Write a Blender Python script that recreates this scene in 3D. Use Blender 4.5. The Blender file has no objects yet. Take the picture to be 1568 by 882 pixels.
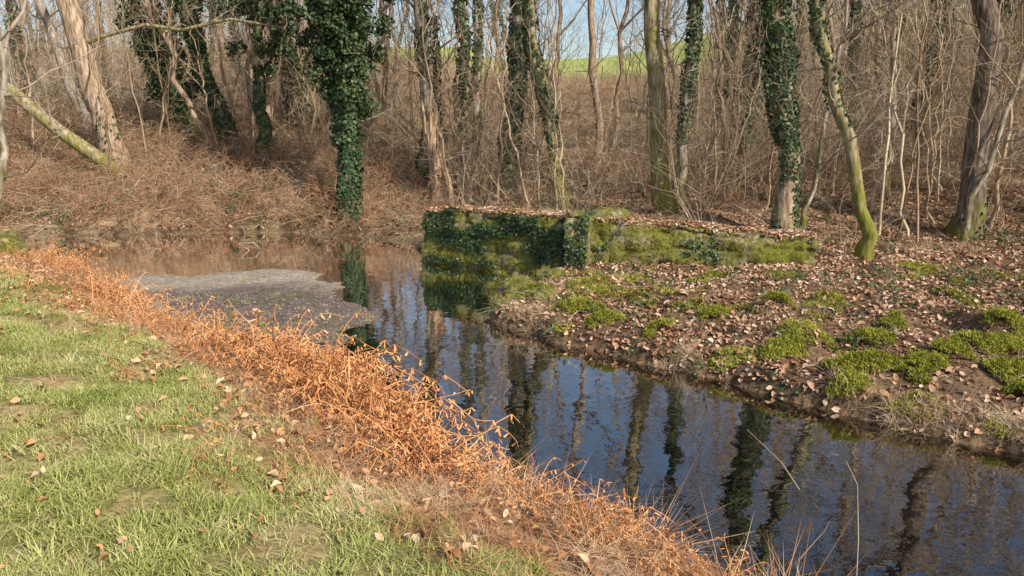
import bpy, math, numpy as np
from mathutils import Vector
R=np.random.default_rng(7)
sc=bpy.context.scene
# ---------------------------------------------------------------- helpers
def hash2(ix,iy,s=0):
    h=(ix.astype(np.int64)*374761393+iy.astype(np.int64)*668265263+s*974634777)&0xffffffff
    h=((h^(h>>13))*1274126177)&0xffffffff
    return ((h^(h>>16))&0xffff)/65535.0
def vn(x,y,s=0):
    x=np.asarray(x,float);y=np.asarray(y,float)
    ix=np.floor(x);iy=np.floor(y);fx=x-ix;fy=y-iy
    fx=fx*fx*(3-2*fx);fy=fy*fy*(3-2*fy)
    a=hash2(ix,iy,s);b=hash2(ix+1,iy,s);c=hash2(ix,iy+1,s);d=hash2(ix+1,iy+1,s)
    return (a*(1-fx)+b*fx)*(1-fy)+(c*(1-fx)+d*fx)*fy
def fbm(x,y,s=0,o=4):
    t=0;a=.5
    for i in range(o):
        t=t+a*vn(x*2**i,y*2**i,s+i);a*=.5
    return t/(1-.5**o)
def sm(t): 
    t=np.clip(t,0,1);return t*t*(3-2*t)
W=np.array([(-13.5,17.0),(-11.6,18.2),(-10,18.4),(-7.8,18.8),(-5.5,19.0),(-3.5,18.2),(-2.4,17.2),(-2.0,16.2),(-1.5,15.3),(0.6,13.7),(0.45,12.9),(0.15,12.0),(-0.1,11.2),(-0.35,10.6),(-0.3,10.2),(0.56,9.46),(1.37,8.64),(2.27,7.94),(2.78,7.34),(3.23,6.82),(3.7,6.5),(4.15,6.1),(5.2,5.2),(6.8,3.4),(8.5,1),(10,-3),(5.5,-3),(4.2,-.8),(3.2,1),(2.3,2.6),(1.4,3.8),(1.0,4.25),(0.4,4.75),(-0.35,5.25),(-0.75,5.95),(-1.5,6.95),(-2.5,7.9),(-4.4,9.6),(-5.7,11.1),(-7.6,13.1),(-9,14),(-12,15.5)])
BAR=np.array([(-8.2,12.4),(-7.6,13.3),(-6.6,13.7),(-5,14.1),(-3.9,14.1),(-3.0,13.2),(-2.3,11.6),(-1.8,10.4),(-2.1,9.5),(-3.0,8.9),(-4.2,9.2),(-5.2,10.0),(-6.6,11.4)])
def sdist(P,x,y):
    shp=np.shape(x);x=np.ravel(x).astype(float);y=np.ravel(y).astype(float)
    best=np.full(x.shape,1e9);ins=np.zeros(x.shape,bool)
    n=len(P)
    for i in range(n):
        ax,ay=P[i];bx,by=P[(i+1)%n];dx,dy=bx-ax,by-ay
        t=np.clip(((x-ax)*dx+(y-ay)*dy)/(dx*dx+dy*dy),0,1)
        best=np.minimum(best,np.hypot(x-ax-t*dx,y-ay-t*dy))
        c=((ay>y)!=(by>y))
        with np.errstate(divide='ignore',invalid='ignore'):
            xi=ax+(y-ay)*dx/(dy if dy!=0 else 1e-9)
        ins^=(c&(x<xi))
    return np.where(ins,-best,best).reshape(shp)
def cx(y): return np.interp(y,[-3,0,4,6,9,12,14,16],[7.5,6.3,3.0,1.4,-.9,-1.6,-3.0,-3.2])
def land(x,y):
    x=np.asarray(x,float);y=np.asarray(y,float)
    sd=sdist(W,x,y); sd=sd+ .15*(fbm(x*1.6,y*1.6,11)-.5)*2*np.exp(-np.abs(sd))
    s=np.maximum(sd,0)
    L=np.interp(s,[0,.12,.45,1.5,3,6,30],[0,.14,.34,.68,.93,1.12,1.5])
    Rr=np.interp(s,[0,.06,.2,.5,1,2.2,4,10,40],[0,.12,.20,.27,.32,.34,.34,.5,1.2])
    Fl=np.interp(s,[0,.4,1.2,4,8,14,30],[0,.35,.75,1.45,2.5,3.1,4.0])
    Fr=np.interp(s,[0,.4,1.5,4,8,14,30],[0,.25,.4,.6,.9,1.5,2.6])
    wl=sm((-x-2.5)/3.0)
    F=Fl*wl+Fr*(1-wl)
    wf=sm((y-15.2)/2.2)
    wr=sm((x-cx(y))/.8+.5)
    near=L*(1-wr)+Rr*wr
    z=near*(1-wf)+F*wf
    z=z+7.7*sm((y-30)/78)+5.5*sm((x-8)/30)*sm((y-22)/40)
    z=z-6*sm((y-125)/150)
    amp=np.clip(s*1.2,0,1)
    z=z+amp*((fbm(x*.9,y*.9,3)-.5)*(.18+.3*wf)+(fbm(x*4,y*4,5)-.5)*.08)
    hm=wr*(1-wf)*amp*np.clip(vn(x*2.1+3,y*2.1,21)-.62,0,1)*.55*sm((11.8-y)/1.0)
    z=z+hm
    d=np.maximum(-sd,0)
    bed=-np.interp(d,[0,.25,1.2,2.5],[0,.10,.34,.55])-0.02+ (fbm(x*3,y*3,8)-.5)*.05*np.clip(d*3,0,1)
    sb=-sdist(BAR,x,y)+(fbm(x*1.5,y*1.5,31)-.5)*.9
    barz=np.interp(sb,[-1.8,-.7,0,.4,1.0],[-.40,-.12,-.015,.025,.05])+(fbm(x*5,y*5,33)-.5)*.035
    bed=np.where(sb>-1.8,np.maximum(bed,barz),bed)
    z=np.where(sd<0,bed,z)
    z=np.where((sd>=0)&(z<.015),.015,z)
    return z,dict(sd=sd,wr=wr,wf=wf,wl=wl,sb=sb)
def Hz(x,y): return land(x,y)[0]

class Acc:
    def __init__(s): s.v=[];s.f=[];s.m=[];s.n=0
    def add(s,v,f,m=0):
        s.v.append(np.asarray(v,float)); f=np.asarray(f,int)+s.n; s.f.append(f); s.m.append(np.full(len(f),m) if np.ndim(m)==0 else m); s.n+=len(v)
    def mesh(s,name,mats,smooth=True):
        me=bpy.data.meshes.new(name)
        v=np.concatenate(s.v)
        me.vertices.add(len(v)); me.vertices.foreach_set('co',v.astype(np.float32).ravel())
        ls=[];tot=[]
        for f in s.f: ls.append(f.ravel()); tot.append(np.full(len(f),f.shape[1]))
        ls=np.concatenate(ls);tot=np.concatenate(tot)
        me.loops.add(len(ls)); me.loops.foreach_set('vertex_index',ls.astype(np.int32))
        me.polygons.add(len(tot)); st=np.concatenate([[0],np.cumsum(tot)[:-1]])
        me.polygons.foreach_set('loop_start',st.astype(np.int32)); me.polygons.foreach_set('loop_total',tot.astype(np.int32))
        me.polygons.foreach_set('material_index',np.concatenate(s.m).astype(np.int32))
        me.polygons.foreach_set('use_smooth',np.full(len(tot),smooth))
        for m in mats: me.materials.append(m)
        me.update(calc_edges=True)
        return me
    def obj(s,name,mats,smooth=True,link=True,parent=None):
        o=bpy.data.objects.new(name,s.mesh(name,mats,smooth))
        if link: sc.collection.objects.link(o)
        if parent: o.parent=parent
        return o
    def merged(s):
        V=np.concatenate(s.v);by={}
        for f,m in zip(s.f,s.m):
            by.setdefault(f.shape[1],[[],[]]);by[f.shape[1]][0].append(f);by[f.shape[1]][1].append(m)
        return V,[(np.concatenate(a),np.concatenate(b)) for a,b in by.values()]
def tube(acc,P,rad,k=4,m=0):
    P=np.asarray(P,float);n=len(P);rad=np.broadcast_to(rad,(n,))
    d=np.gradient(P,axis=0);d/=np.linalg.norm(d,axis=1)[:,None]+1e-9
    ref=np.array([0.13,0.99,0.05]) if abs(d[0,1])<.8 else np.array([1,0,.1])
    a=np.cross(d,ref);a/=np.linalg.norm(a,axis=1)[:,None]+1e-9
    if k==1:
        V=np.stack([P-a*rad[:,None],P+a*rad[:,None]],1).reshape(-1,3);i=np.arange(n-1)[:,None]*2
        acc.add(V,i+[[0,1,3,2]],m);return
    b=np.cross(d,a)
    th=np.arange(k)*2*np.pi/k
    V=P[:,None,:]+rad[:,None,None]*(np.cos(th)[None,:,None]*a[:,None,:]+np.sin(th)[None,:,None]*b[:,None,:])
    i=np.arange(n-1)[:,None]*k;j=np.arange(k)[None,:];j2=(j+1)%k
    F=np.stack([i+j,i+j2,i+k+j2,i+k+j],-1).reshape(-1,4)
    acc.add(V.reshape(-1,3),F,m)
def leafcloud(acc,C,N,size,rng,m=0,droop=.4):
    n=len(C);C=np.asarray(C);N=N/(np.linalg.norm(N,axis=1)[:,None]+1e-9)
    N=N+rng.normal(0,.45,(n,3));N/=np.linalg.norm(N,axis=1)[:,None]+1e-9
    t=rng.normal(0,1,(n,3));t[:,2]-=droop*2
    u=t-(t*N).sum(1)[:,None]*N;u/=np.linalg.norm(u,axis=1)[:,None]+1e-9
    w=np.cross(N,u);s=(size*rng.uniform(.6,1.3,n))[:,None]
    V=np.stack([C-u*s*.45,C+w*s*.5-u*s*.1+N*s*.12,C+u*s*.6,C-w*s*.5-u*s*.1+N*s*.12],1).reshape(-1,3)
    i=np.arange(n)[:,None]*4
    acc.add(V,np.concatenate([i+[[0,1,2]],i+[[0,2,3]]]),m)
def bake(name,srcs,P,rot,S,mats,smooth=True):
    n=len(P);idx=R.integers(0,len(srcs),n);acc=Acc()
    cxr,sxr=np.cos(rot),np.sin(rot)
    for k,s in enumerate(srcs):
        V,Fs=s.merged();q=np.where(idx==k)[0]
        if not len(q): continue
        v=V[None]*np.asarray(S)[q][:,None,None]
        for ax,(a,b) in ((0,(1,2)),(1,(2,0)),(2,(0,1))):
            c=cxr[q,ax][:,None];d=sxr[q,ax][:,None];va=v[...,a]*c-v[...,b]*d;vb=v[...,a]*d+v[...,b]*c
            v[...,a]=va;v[...,b]=vb
        v=v+np.asarray(P)[q][:,None,:]
        base=acc.n;acc.v.append(v.reshape(-1,3));acc.n+=v.shape[0]*v.shape[1]
        for F_,m_ in Fs:
            f=(F_[None]+(np.arange(len(q))*len(V))[:,None,None]).reshape(-1,F_.shape[1])+base
            acc.f.append(f);acc.m.append(np.tile(m_,len(q)))
    return acc.obj(name,mats,smooth)
# ---------------------------------------------------------------- materials
def newmat(name):
    m=bpy.data.materials.new(name);m.use_nodes=True;nt=m.node_tree
    return m,nt,nt.nodes,nt.links,nt.nodes['Principled BSDF']
def mat(name,cols,scale=6,rough=.9,bump=0,stretch=None,detail=2,bscale=None,spec=0,bdist=.02,isl=0):
    m,nt,N,Lk,B=newmat(name)
    if spec>0:
        B.inputs['Roughness'].default_value=rough;B.inputs['Specular IOR Level'].default_value=spec;inp=B.inputs['Base Color']
    else:
        N.remove(B);B=N.new('ShaderNodeBsdfDiffuse');Lk.new(B.outputs[0],N['Material Output'].inputs[0]);inp=B.inputs['Color']
    tc=N.new('ShaderNodeTexCoord');src=tc.outputs['Object']
    if stretch:
        mp=N.new('ShaderNodeMapping');mp.inputs['Scale'].default_value=stretch;Lk.new(src,mp.inputs[0]);src=mp.outputs[0]
    nz=N.new('ShaderNodeTexNoise');nz.inputs['Scale'].default_value=scale;nz.inputs['Detail'].default_value=detail;Lk.new(src,nz.inputs['Vector'])
    mr=N.new('ShaderNodeMapRange');mr.inputs[1].default_value=.3;mr.inputs[2].default_value=.7;Lk.new(nz.outputs['Fac'],mr.inputs[0])
    f=mr.outputs[0]
    if isl:
        g=N.new('ShaderNodeNewGeometry');mx=N.new('ShaderNodeMix');mx.inputs[0].default_value=isl;Lk.new(f,mx.inputs[2]);Lk.new(g.outputs['Random Per Island'],mx.inputs[3]);f=mx.outputs[0]
    cr=N.new('ShaderNodeValToRGB');el=cr.color_ramp.elements
    while len(el)<len(cols): el.new(.5)
    for i,c in enumerate(cols): el[i].position=i/(len(cols)-1);el[i].color=(*c,1)
    Lk.new(f,cr.inputs[0]);Lk.new(cr.outputs[0],inp)
    if bump:
        nb=N.new('ShaderNodeTexNoise');nb.inputs['Scale'].default_value=bscale or scale*3;nb.inputs['Detail'].default_value=4;Lk.new(src,nb.inputs['Vector'])
        bp=N.new('ShaderNodeBump');bp.inputs['Strength'].default_value=bump;bp.inputs['Distance'].default_value=bdist
        Lk.new(nb.outputs['Fac'],bp.inputs['Height']);Lk.new(bp.outputs[0],B.inputs['Normal'])
    return m
def barkmat(name,cols,mossh=1.5,moss=.5,mosscol=(.15,.145,.035)):
    m,nt,N,Lk,B=newmat(name);N.remove(B);B=N.new('ShaderNodeBsdfDiffuse');Lk.new(B.outputs[0],N['Material Output'].inputs[0])
    tc=N.new('ShaderNodeTexCoord');mp=N.new('ShaderNodeMapping');mp.inputs['Scale'].default_value=(1,1,.22);Lk.new(tc.outputs['Object'],mp.inputs[0])
    nz=N.new('ShaderNodeTexNoise');nz.inputs['Scale'].default_value=14;nz.inputs['Detail'].default_value=6;Lk.new(mp.outputs[0],nz.inputs['Vector'])
    cr=N.new('ShaderNodeValToRGB');el=cr.color_ramp.elements
    while len(el)<len(cols): el.new(.5)
    for i,c in enumerate(cols): el[i].position=.3+.4*i/(len(cols)-1);el[i].color=(*c,1)
    Lk.new(nz.outputs['Fac'],cr.inputs[0])
    n2=N.new('ShaderNodeTexNoise');n2.inputs['Scale'].default_value=3.3;n2.inputs['Detail'].default_value=6;n2.inputs['Roughness'].default_value=.7;Lk.new(tc.outputs['Object'],n2.inputs['Vector'])
    sp=N.new('ShaderNodeSeparateXYZ');Lk.new(tc.outputs['Object'],sp.inputs[0])
    mr=N.new('ShaderNodeMapRange');mr.inputs[1].default_value=mossh;mr.inputs[2].default_value=.3;mr.inputs[3].default_value=moss-.52;mr.inputs[4].default_value=moss-.2;Lk.new(sp.outputs[2],mr.inputs[0])
    ad=N.new('ShaderNodeMath');ad.operation='ADD';Lk.new(mr.outputs[0],ad.inputs[0]);Lk.new(n2.outputs['Fac'],ad.inputs[1])
    m2=N.new('ShaderNodeMapRange');m2.inputs[1].default_value=.5;m2.inputs[2].default_value=.72;Lk.new(ad.outputs[0],m2.inputs[0])
    mm=N.new('ShaderNodeMix');mm.data_type='RGBA';Lk.new(nz.outputs['Fac'],mm.inputs[0]);mm.inputs[6].default_value=(*[c*.35 for c in mosscol],1);mm.inputs[7].default_value=(*[c*1.7 for c in mosscol],1)
    mx=N.new('ShaderNodeMix');mx.data_type='RGBA';Lk.new(m2.outputs[0],mx.inputs[0]);Lk.new(cr.outputs[0],mx.inputs[6]);Lk.new(mm.outputs[2],mx.inputs[7])
    Lk.new(mx.outputs[2],B.inputs[0])
    bp=N.new('ShaderNodeBump');bp.inputs['Strength'].default_value=.9;bp.inputs['Distance'].default_value=.04;Lk.new(nz.outputs['Fac'],bp.inputs['Height']);Lk.new(bp.outputs[0],B.inputs['Normal'])
    return m
M_brown=barkmat('bark_brown',[(.16,.105,.07),(.38,.27,.18),(.58,.45,.33)],1.8,.35)
M_grey=barkmat('bark_grey',[(.14,.11,.08),(.35,.29,.22),(.56,.49,.39)],3.5,.42)
M_moss=barkmat('bark_mossy',[(.13,.10,.06),(.34,.27,.17),(.54,.45,.31)],2.4,.58,(.20,.19,.045))
M_dark=barkmat('bark_dark',[(.07,.055,.04),(.17,.13,.10),(.34,.28,.22)],2,.4)
M_twig=mat('twig_bark',[(.13,.095,.065),(.33,.26,.19),(.58,.49,.38)],2,isl=.5)
M_brush=mat('brush_stems',[(.12,.08,.055),(.42,.30,.185),(.80,.65,.47)],.8,isl=.6)
M_bramble=mat('bramble_stems',[(.13,.06,.04),(.36,.19,.105),(.60,.40,.25)],1.0,isl=.6)
M_ivy=mat('ivy_leaves',[(.018,.036,.014),(.045,.080,.025),(.13,.17,.065)],1.5,rough=.5,spec=.4,isl=.6)
M_leafr=mat('dead_leaf',[(.17,.08,.045),(.38,.20,.11),(.56,.36,.23),(.80,.65,.50)],1.2,isl=.75)
M_leafm=mat('woodland_leaf',[(.14,.07,.04),(.30,.16,.09),(.44,.27,.16),(.58,.42,.28)],1.2,isl=.75)
M_leafo=mat('dead_leaf_orange',[(.28,.12,.05),(.50,.26,.12),(.64,.40,.22),(.80,.62,.44)],2,isl=.8)
M_grass=mat('grass_blades',[(.15,.21,.04),(.34,.37,.10),(.52,.50,.20),(.64,.54,.31)],1.6,isl=.55)
M_straw=mat('dry_grass',[(.30,.18,.10),(.56,.39,.23),(.76,.62,.43)],1.5,isl=.6)
M_litter=mat('bracken_litter',[(.24,.10,.05),(.52,.26,.12),(.72,.44,.24)],1.5,isl=.6)
M_brack=mat('dead_bracken',[(.46,.17,.06),(.74,.35,.14),(.88,.56,.30)],2,isl=.6)
M_mossg=mat('moss_green',[(.11,.12,.015),(.30,.30,.045),(.50,.48,.09)],2,isl=.5)
M_greenl=mat('bramble_leaves',[(.02,.045,.018),(.06,.11,.03),(.15,.21,.07)],3,rough=.5,spec=.4,isl=.6)
M_wood=mat('splintered_wood',[(.30,.18,.10),(.55,.36,.22),(.70,.52,.36)],8,stretch=(1,1,.15),bump=.8)
def wallmat():
    m,nt,N,Lk,B=newmat('mossy_stone');N.remove(B);B=N.new('ShaderNodeBsdfDiffuse');Lk.new(B.outputs[0],N['Material Output'].inputs[0])
    tc=N.new('ShaderNodeTexCoord')
    def noise(s,d=6,r=.5):
        n=N.new('ShaderNodeTexNoise');n.inputs['Scale'].default_value=s;n.inputs['Detail'].default_value=d;n.inputs['Roughness'].default_value=r;Lk.new(tc.outputs['Object'],n.inputs['Vector']);return n.outputs['Fac']
    a=noise(3.2,8,.7);b=noise(14,8,.65);c=noise(45)
    def ramp(f,st):
        cr=N.new('ShaderNodeValToRGB');el=cr.color_ramp.elements
        while len(el)<len(st): el.new(.5)
        for i,(p,c_) in enumerate(st): el[i].position=p;el[i].color=(*c_,1)
        Lk.new(f,cr.inputs[0]);return cr.outputs[0]
    moss=ramp(b,[(.3,(.045,.045,.012)),(.5,(.17,.17,.035)),(.7,(.36,.34,.08))])
    stone=ramp(b,[(.3,(.11,.085,.05)),(.5,(.30,.24,.16)),(.72,(.56,.49,.38))])
    k=ramp(a,[(.38,(0,0,0)),(.54,(.93,.93,.93))])
    mx=N.new('ShaderNodeMix');mx.data_type='RGBA';Lk.new(k,mx.inputs[0]);Lk.new(stone,mx.inputs[6]);Lk.new(moss,mx.inputs[7]);Lk.new(mx.outputs[2],B.inputs[0])
    bp=N.new('ShaderNodeBump');bp.inputs['Distance'].default_value=.04;Lk.new(c,bp.inputs['Height']);Lk.new(bp.outputs[0],B.inputs['Normal'])
    return m
M_wall=wallmat()
def sample(n,box,prob,dz=0):
    x=R.uniform(box[0],box[1],n);y=R.uniform(box[2],box[3],n);z,q=land(x,y)
    p=prob(x,y,z,q);k=R.random(n)<p
    return np.stack([x[k],y[k],z[k]+dz],1)
def rots(n,tilt=.3): return np.stack([R.normal(0,tilt,n),R.normal(0,tilt,n),R.uniform(0,6.283,n)],1)
# ---------------------------------------------------------------- terrain
def axis(a,b,st,lo,hi,g=1.11):
    c=list(np.arange(a,b,st));s=st;v=c[-1];up=[]
    while v<hi: s*=g;v+=s;up.append(v)
    s=st;v=c[0];dn=[]
    while v>lo: s*=g;v-=s;dn.append(v)
    return np.array(dn[::-1]+c+up)
xs=axis(-10,8,.085,-420,420);ys=axis(2,19.5,.085,-60,600)
X,Y=np.meshgrid(xs,ys);Z,q=land(X,Y)
nx,ny=len(xs),len(ys)
i=np.arange(ny-1)[:,None]*nx+np.arange(nx-1)[None,:]
F=np.stack([i,i+1,i+nx+1,i+nx],-1).reshape(-1,4)
A=Acc();A.add(np.stack([X,Y,Z],-1).reshape(-1,3),F)
def mixc(a,b,t): return a*(1-t[...,None])+np.array(b)*t[...,None]
sd=q['sd'];col=np.zeros(X.shape+(3,))
n1=fbm(X*.8,Y*.8,41);n2=fbm(X*2.5,Y*2.5,42)
grass=mixc(np.broadcast_to((.20,.20,.06),col.shape),(.36,.27,.13),sm((n2-.45)*5))
orange=mixc(np.broadcast_to((.38,.20,.10),col.shape),(.22,.12,.065),n2)
gz=sm((sd-.6-.8*n1)/.8)
left=orange*(1-gz[...,None])+grass*gz[...,None]
right=mixc(np.broadcast_to((.24,.145,.085),col.shape),(.11,.08,.05),n2)
far=mixc(np.broadcast_to((.25,.15,.085),col.shape),(.36,.27,.16),n1)
wr=q['wr'][...,None];wf=q['wf'][...,None]
col=(left*(1-wr)+right*wr)*(1-wf)+far*wf
darkpatch=sm((-X-2)/2)*sm((Y-16)/2)*(1-sm((Y-25)/5))
col=mixc(col,(.085,.052,.032),darkpatch*sm((n2-.35)*4)*.85)  # noise-driven dark brown patches on the far left slope
fld=sm((Y-66)/8)*sm((X/np.maximum(Y,1)+.30)/.06)
col=mixc(col,(.40,.46,.14),fld)
fl2=sm((Y-33)/6)*sm((-X/np.maximum(Y,1)-.42)/.08)
col=mixc(col,(.52,.39,.27),fl2)
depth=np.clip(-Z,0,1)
bed=mixc(np.broadcast_to((.26,.17,.095),col.shape),(.016,.012,.008),sm(depth/.36))  # light lost in murky water painted into the bed colour, darker with depth
col=np.where((sd<0)[...,None],bed,col)
bz=sm((Z+.045)/.075)*(sd<0)*(q['sb']>-.8)
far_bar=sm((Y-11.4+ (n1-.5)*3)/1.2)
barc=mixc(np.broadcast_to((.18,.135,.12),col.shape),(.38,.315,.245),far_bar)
barc=mixc(barc,(.13,.13,.06),sm((n2-.5)*8)*(1-far_bar)*.5)
col=col*(1-bz[...,None])+barc*bz[...,None]
edge_shade=np.exp(-np.maximum(sd,0)/.10)*(sd>0)*.6  # undercut shade painted into the ground colour as a dark waterline strip
col=mixc(col,(.035,.026,.02),edge_shade)
me=A.mesh('ground_terrain',[])
ca=me.color_attributes.new('zone','FLOAT_COLOR','POINT');ca.data.foreach_set('color',np.concatenate([col.reshape(-1,3),np.ones((nx*ny,1))],1).ravel())
g=bpy.data.objects.new('ground_terrain',me);sc.collection.objects.link(g)
m,nt,N,Lk,B=newmat('ground');N.remove(B);B=N.new('ShaderNodeBsdfDiffuse');Lk.new(B.outputs[0],N['Material Output'].inputs[0])
at=N.new('ShaderNodeAttribute');at.attribute_name='zone';tc=N.new('ShaderNodeTexCoord')
vo=N.new('ShaderNodeTexVoronoi');vo.inputs['Scale'].default_value=22;vo.inputs['Randomness'].default_value=1;Lk.new(tc.outputs['Object'],vo.inputs['Vector'])
sp=N.new('ShaderNodeSeparateColor');Lk.new(vo.outputs['Color'],sp.inputs[0])
nz=N.new('ShaderNodeTexNoise');nz.inputs['Scale'].default_value=30;nz.inputs['Detail'].default_value=5;Lk.new(tc.outputs['Object'],nz.inputs['Vector'])
ad=N.new('ShaderNodeMath');ad.operation='MULTIPLY_ADD';ad.inputs[1].default_value=.6;ad.inputs[2].default_value=.2;Lk.new(sp.outputs[0],ad.inputs[0])
a2=N.new('ShaderNodeMath');a2.operation='ADD';Lk.new(ad.outputs[0],a2.inputs[0]);Lk.new(nz.outputs['Fac'],a2.inputs[1])
vm=N.new('ShaderNodeVectorMath');vm.operation='SCALE';Lk.new(at.outputs['Color'],vm.inputs[0]);Lk.new(a2.outputs[0],vm.inputs['Scale']);Lk.new(vm.outputs[0],B.inputs[0])
bp=N.new('ShaderNodeBump');bp.inputs['Strength'].default_value=.8;bp.inputs['Distance'].default_value=.02;Lk.new(a2.outputs[0],bp.inputs['Height']);Lk.new(bp.outputs[0],B.inputs['Normal'])
me.materials.append(m)
# ---------------------------------------------------------------- water
A=Acc();A.add([(-16,-6,0),(13,-6,0),(13,19.6,0),(-16,19.6,0)],[(0,1,2,3)])
w=A.obj('river_water',[],smooth=False)
m,nt,N,Lk,B=newmat('water');N.remove(B)
tc=N.new('ShaderNodeTexCoord')
n1_=N.new('ShaderNodeTexNoise');n1_.inputs['Scale'].default_value=11;n1_.inputs['Detail'].default_value=2;Lk.new(tc.outputs['Object'],n1_.inputs['Vector'])
n2_=N.new('ShaderNodeTexNoise');n2_.inputs['Scale'].default_value=2.2;n2_.inputs['Detail'].default_value=2;Lk.new(tc.outputs['Object'],n2_.inputs['Vector'])
mm=N.new('ShaderNodeMath');mm.operation='MULTIPLY_ADD';mm.inputs[1].default_value=.16;Lk.new(n1_.outputs['Fac'],mm.inputs[0]);Lk.new(n2_.outputs['Fac'],mm.inputs[2])
bp=N.new('ShaderNodeBump');bp.inputs['Strength'].default_value=1;bp.inputs['Distance'].default_value=.005;Lk.new(mm.outputs[0],bp.inputs['Height'])
gl=N.new('ShaderNodeBsdfGlossy');gl.inputs['Roughness'].default_value=0.0;gl.inputs['Color'].default_value=(1,1,1,1);Lk.new(bp.outputs[0],gl.inputs['Normal'])
tr=N.new('ShaderNodeBsdfTransparent');tr.inputs[0].default_value=(.86,.76,.62,1)
df=N.new('ShaderNodeBsdfDiffuse');df.inputs[0].default_value=(.10,.078,.05,1)
sx=N.new('ShaderNodeSeparateXYZ');Lk.new(tc.outputs['Object'],sx.inputs[0])
mr=N.new('ShaderNodeMapRange');mr.inputs[1].default_value=12;mr.inputs[2].default_value=15;mr.inputs[3].default_value=.0;mr.inputs[4].default_value=.7;Lk.new(sx.outputs[1],mr.inputs[0])
m1=N.new('ShaderNodeMixShader');Lk.new(mr.outputs[0],m1.inputs[0]);Lk.new(tr.outputs[0],m1.inputs[1]);Lk.new(df.outputs[0],m1.inputs[2])
fr=N.new('ShaderNodeFresnel');fr.inputs['IOR'].default_value=1.4;Lk.new(bp.outputs[0],fr.inputs['Normal'])
fm=N.new('ShaderNodeMath');fm.operation='MULTIPLY_ADD';fm.use_clamp=True;fm.inputs[1].default_value=2.7;fm.inputs[2].default_value=.10;Lk.new(fr.outputs[0],fm.inputs[0])
m2=N.new('ShaderNodeMixShader');Lk.new(fm.outputs[0],m2.inputs[0]);Lk.new(m1.outputs[0],m2.inputs[1]);Lk.new(gl.outputs[0],m2.inputs[2]);Lk.new(m2.outputs[0],N['Material Output'].inputs[0])
w.data.materials.append(m)
# ---------------------------------------------------------------- trees
def branch(acc,p,d,L,r,lev,rng,kids,m=1,up=.12,crook=.22,sides=(5,3,1),rmin=.004):
    n=6 if lev<1 else (5 if lev<2 else 4)
    P=[p];dd=d/np.linalg.norm(d);st=L/(n-1)
    for i in range(n-1):
        dd=dd+rng.normal(0,crook,3)+np.array([0,0,up]);dd/=np.linalg.norm(dd)
        P.append(P[-1]+dd*st)
    P=np.array(P);rad=r*np.linspace(1,.25,n)
    tube(acc,P,rad,sides[min(lev,len(sides)-1)],m)
    if lev<len(kids):
        for _ in range(kids[lev]):
            t=rng.uniform(.2,1)*(n-1);i=min(int(t),n-2);q_=P[i]+(P[i+1]-P[i])*(t-i)
            ax=P[i+1]-P[i];ax/=np.linalg.norm(ax);s=rng.normal(0,1,3);s-=ax*(s@ax);s/=np.linalg.norm(s)
            nd=ax*.75+s*.8
            branch(acc,q_,nd,L*rng.uniform(.35,.6),max(rad[i]*.5,rmin),lev+1,rng,kids,m,up,crook,sides,rmin)
def trunkpath(base,mids,Ht,rng,wig=.05):
    pts=[np.array(base,float)]+[np.array(a,float) for a in mids]
    d=pts[-1]-pts[-2];d/=np.linalg.norm(d);d=d*.5+np.array([0,0,.8]);d/=np.linalg.norm(d)
    pts.append(pts[-1]+d*(Ht-pts[-1][2]+base[2])); pts=np.array(pts)
    seg=np.concatenate([[0],np.cumsum(np.linalg.norm(np.diff(pts,axis=0),axis=1))])
    t=np.concatenate([[0,.12,.35,.8],np.linspace(1.5,seg[-1],18)])
    P=np.stack([np.interp(t,seg,pts[:,k]) for k in range(3)],1)
    for _ in range(2): P[1:-1]=.25*P[:-2]+.5*P[1:-1]+.25*P[2:]
    P[2:-1,:2]+=rng.normal(0,wig,(len(P)-3,2))
    P[0,2]-=.15
    return P,t
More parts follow.
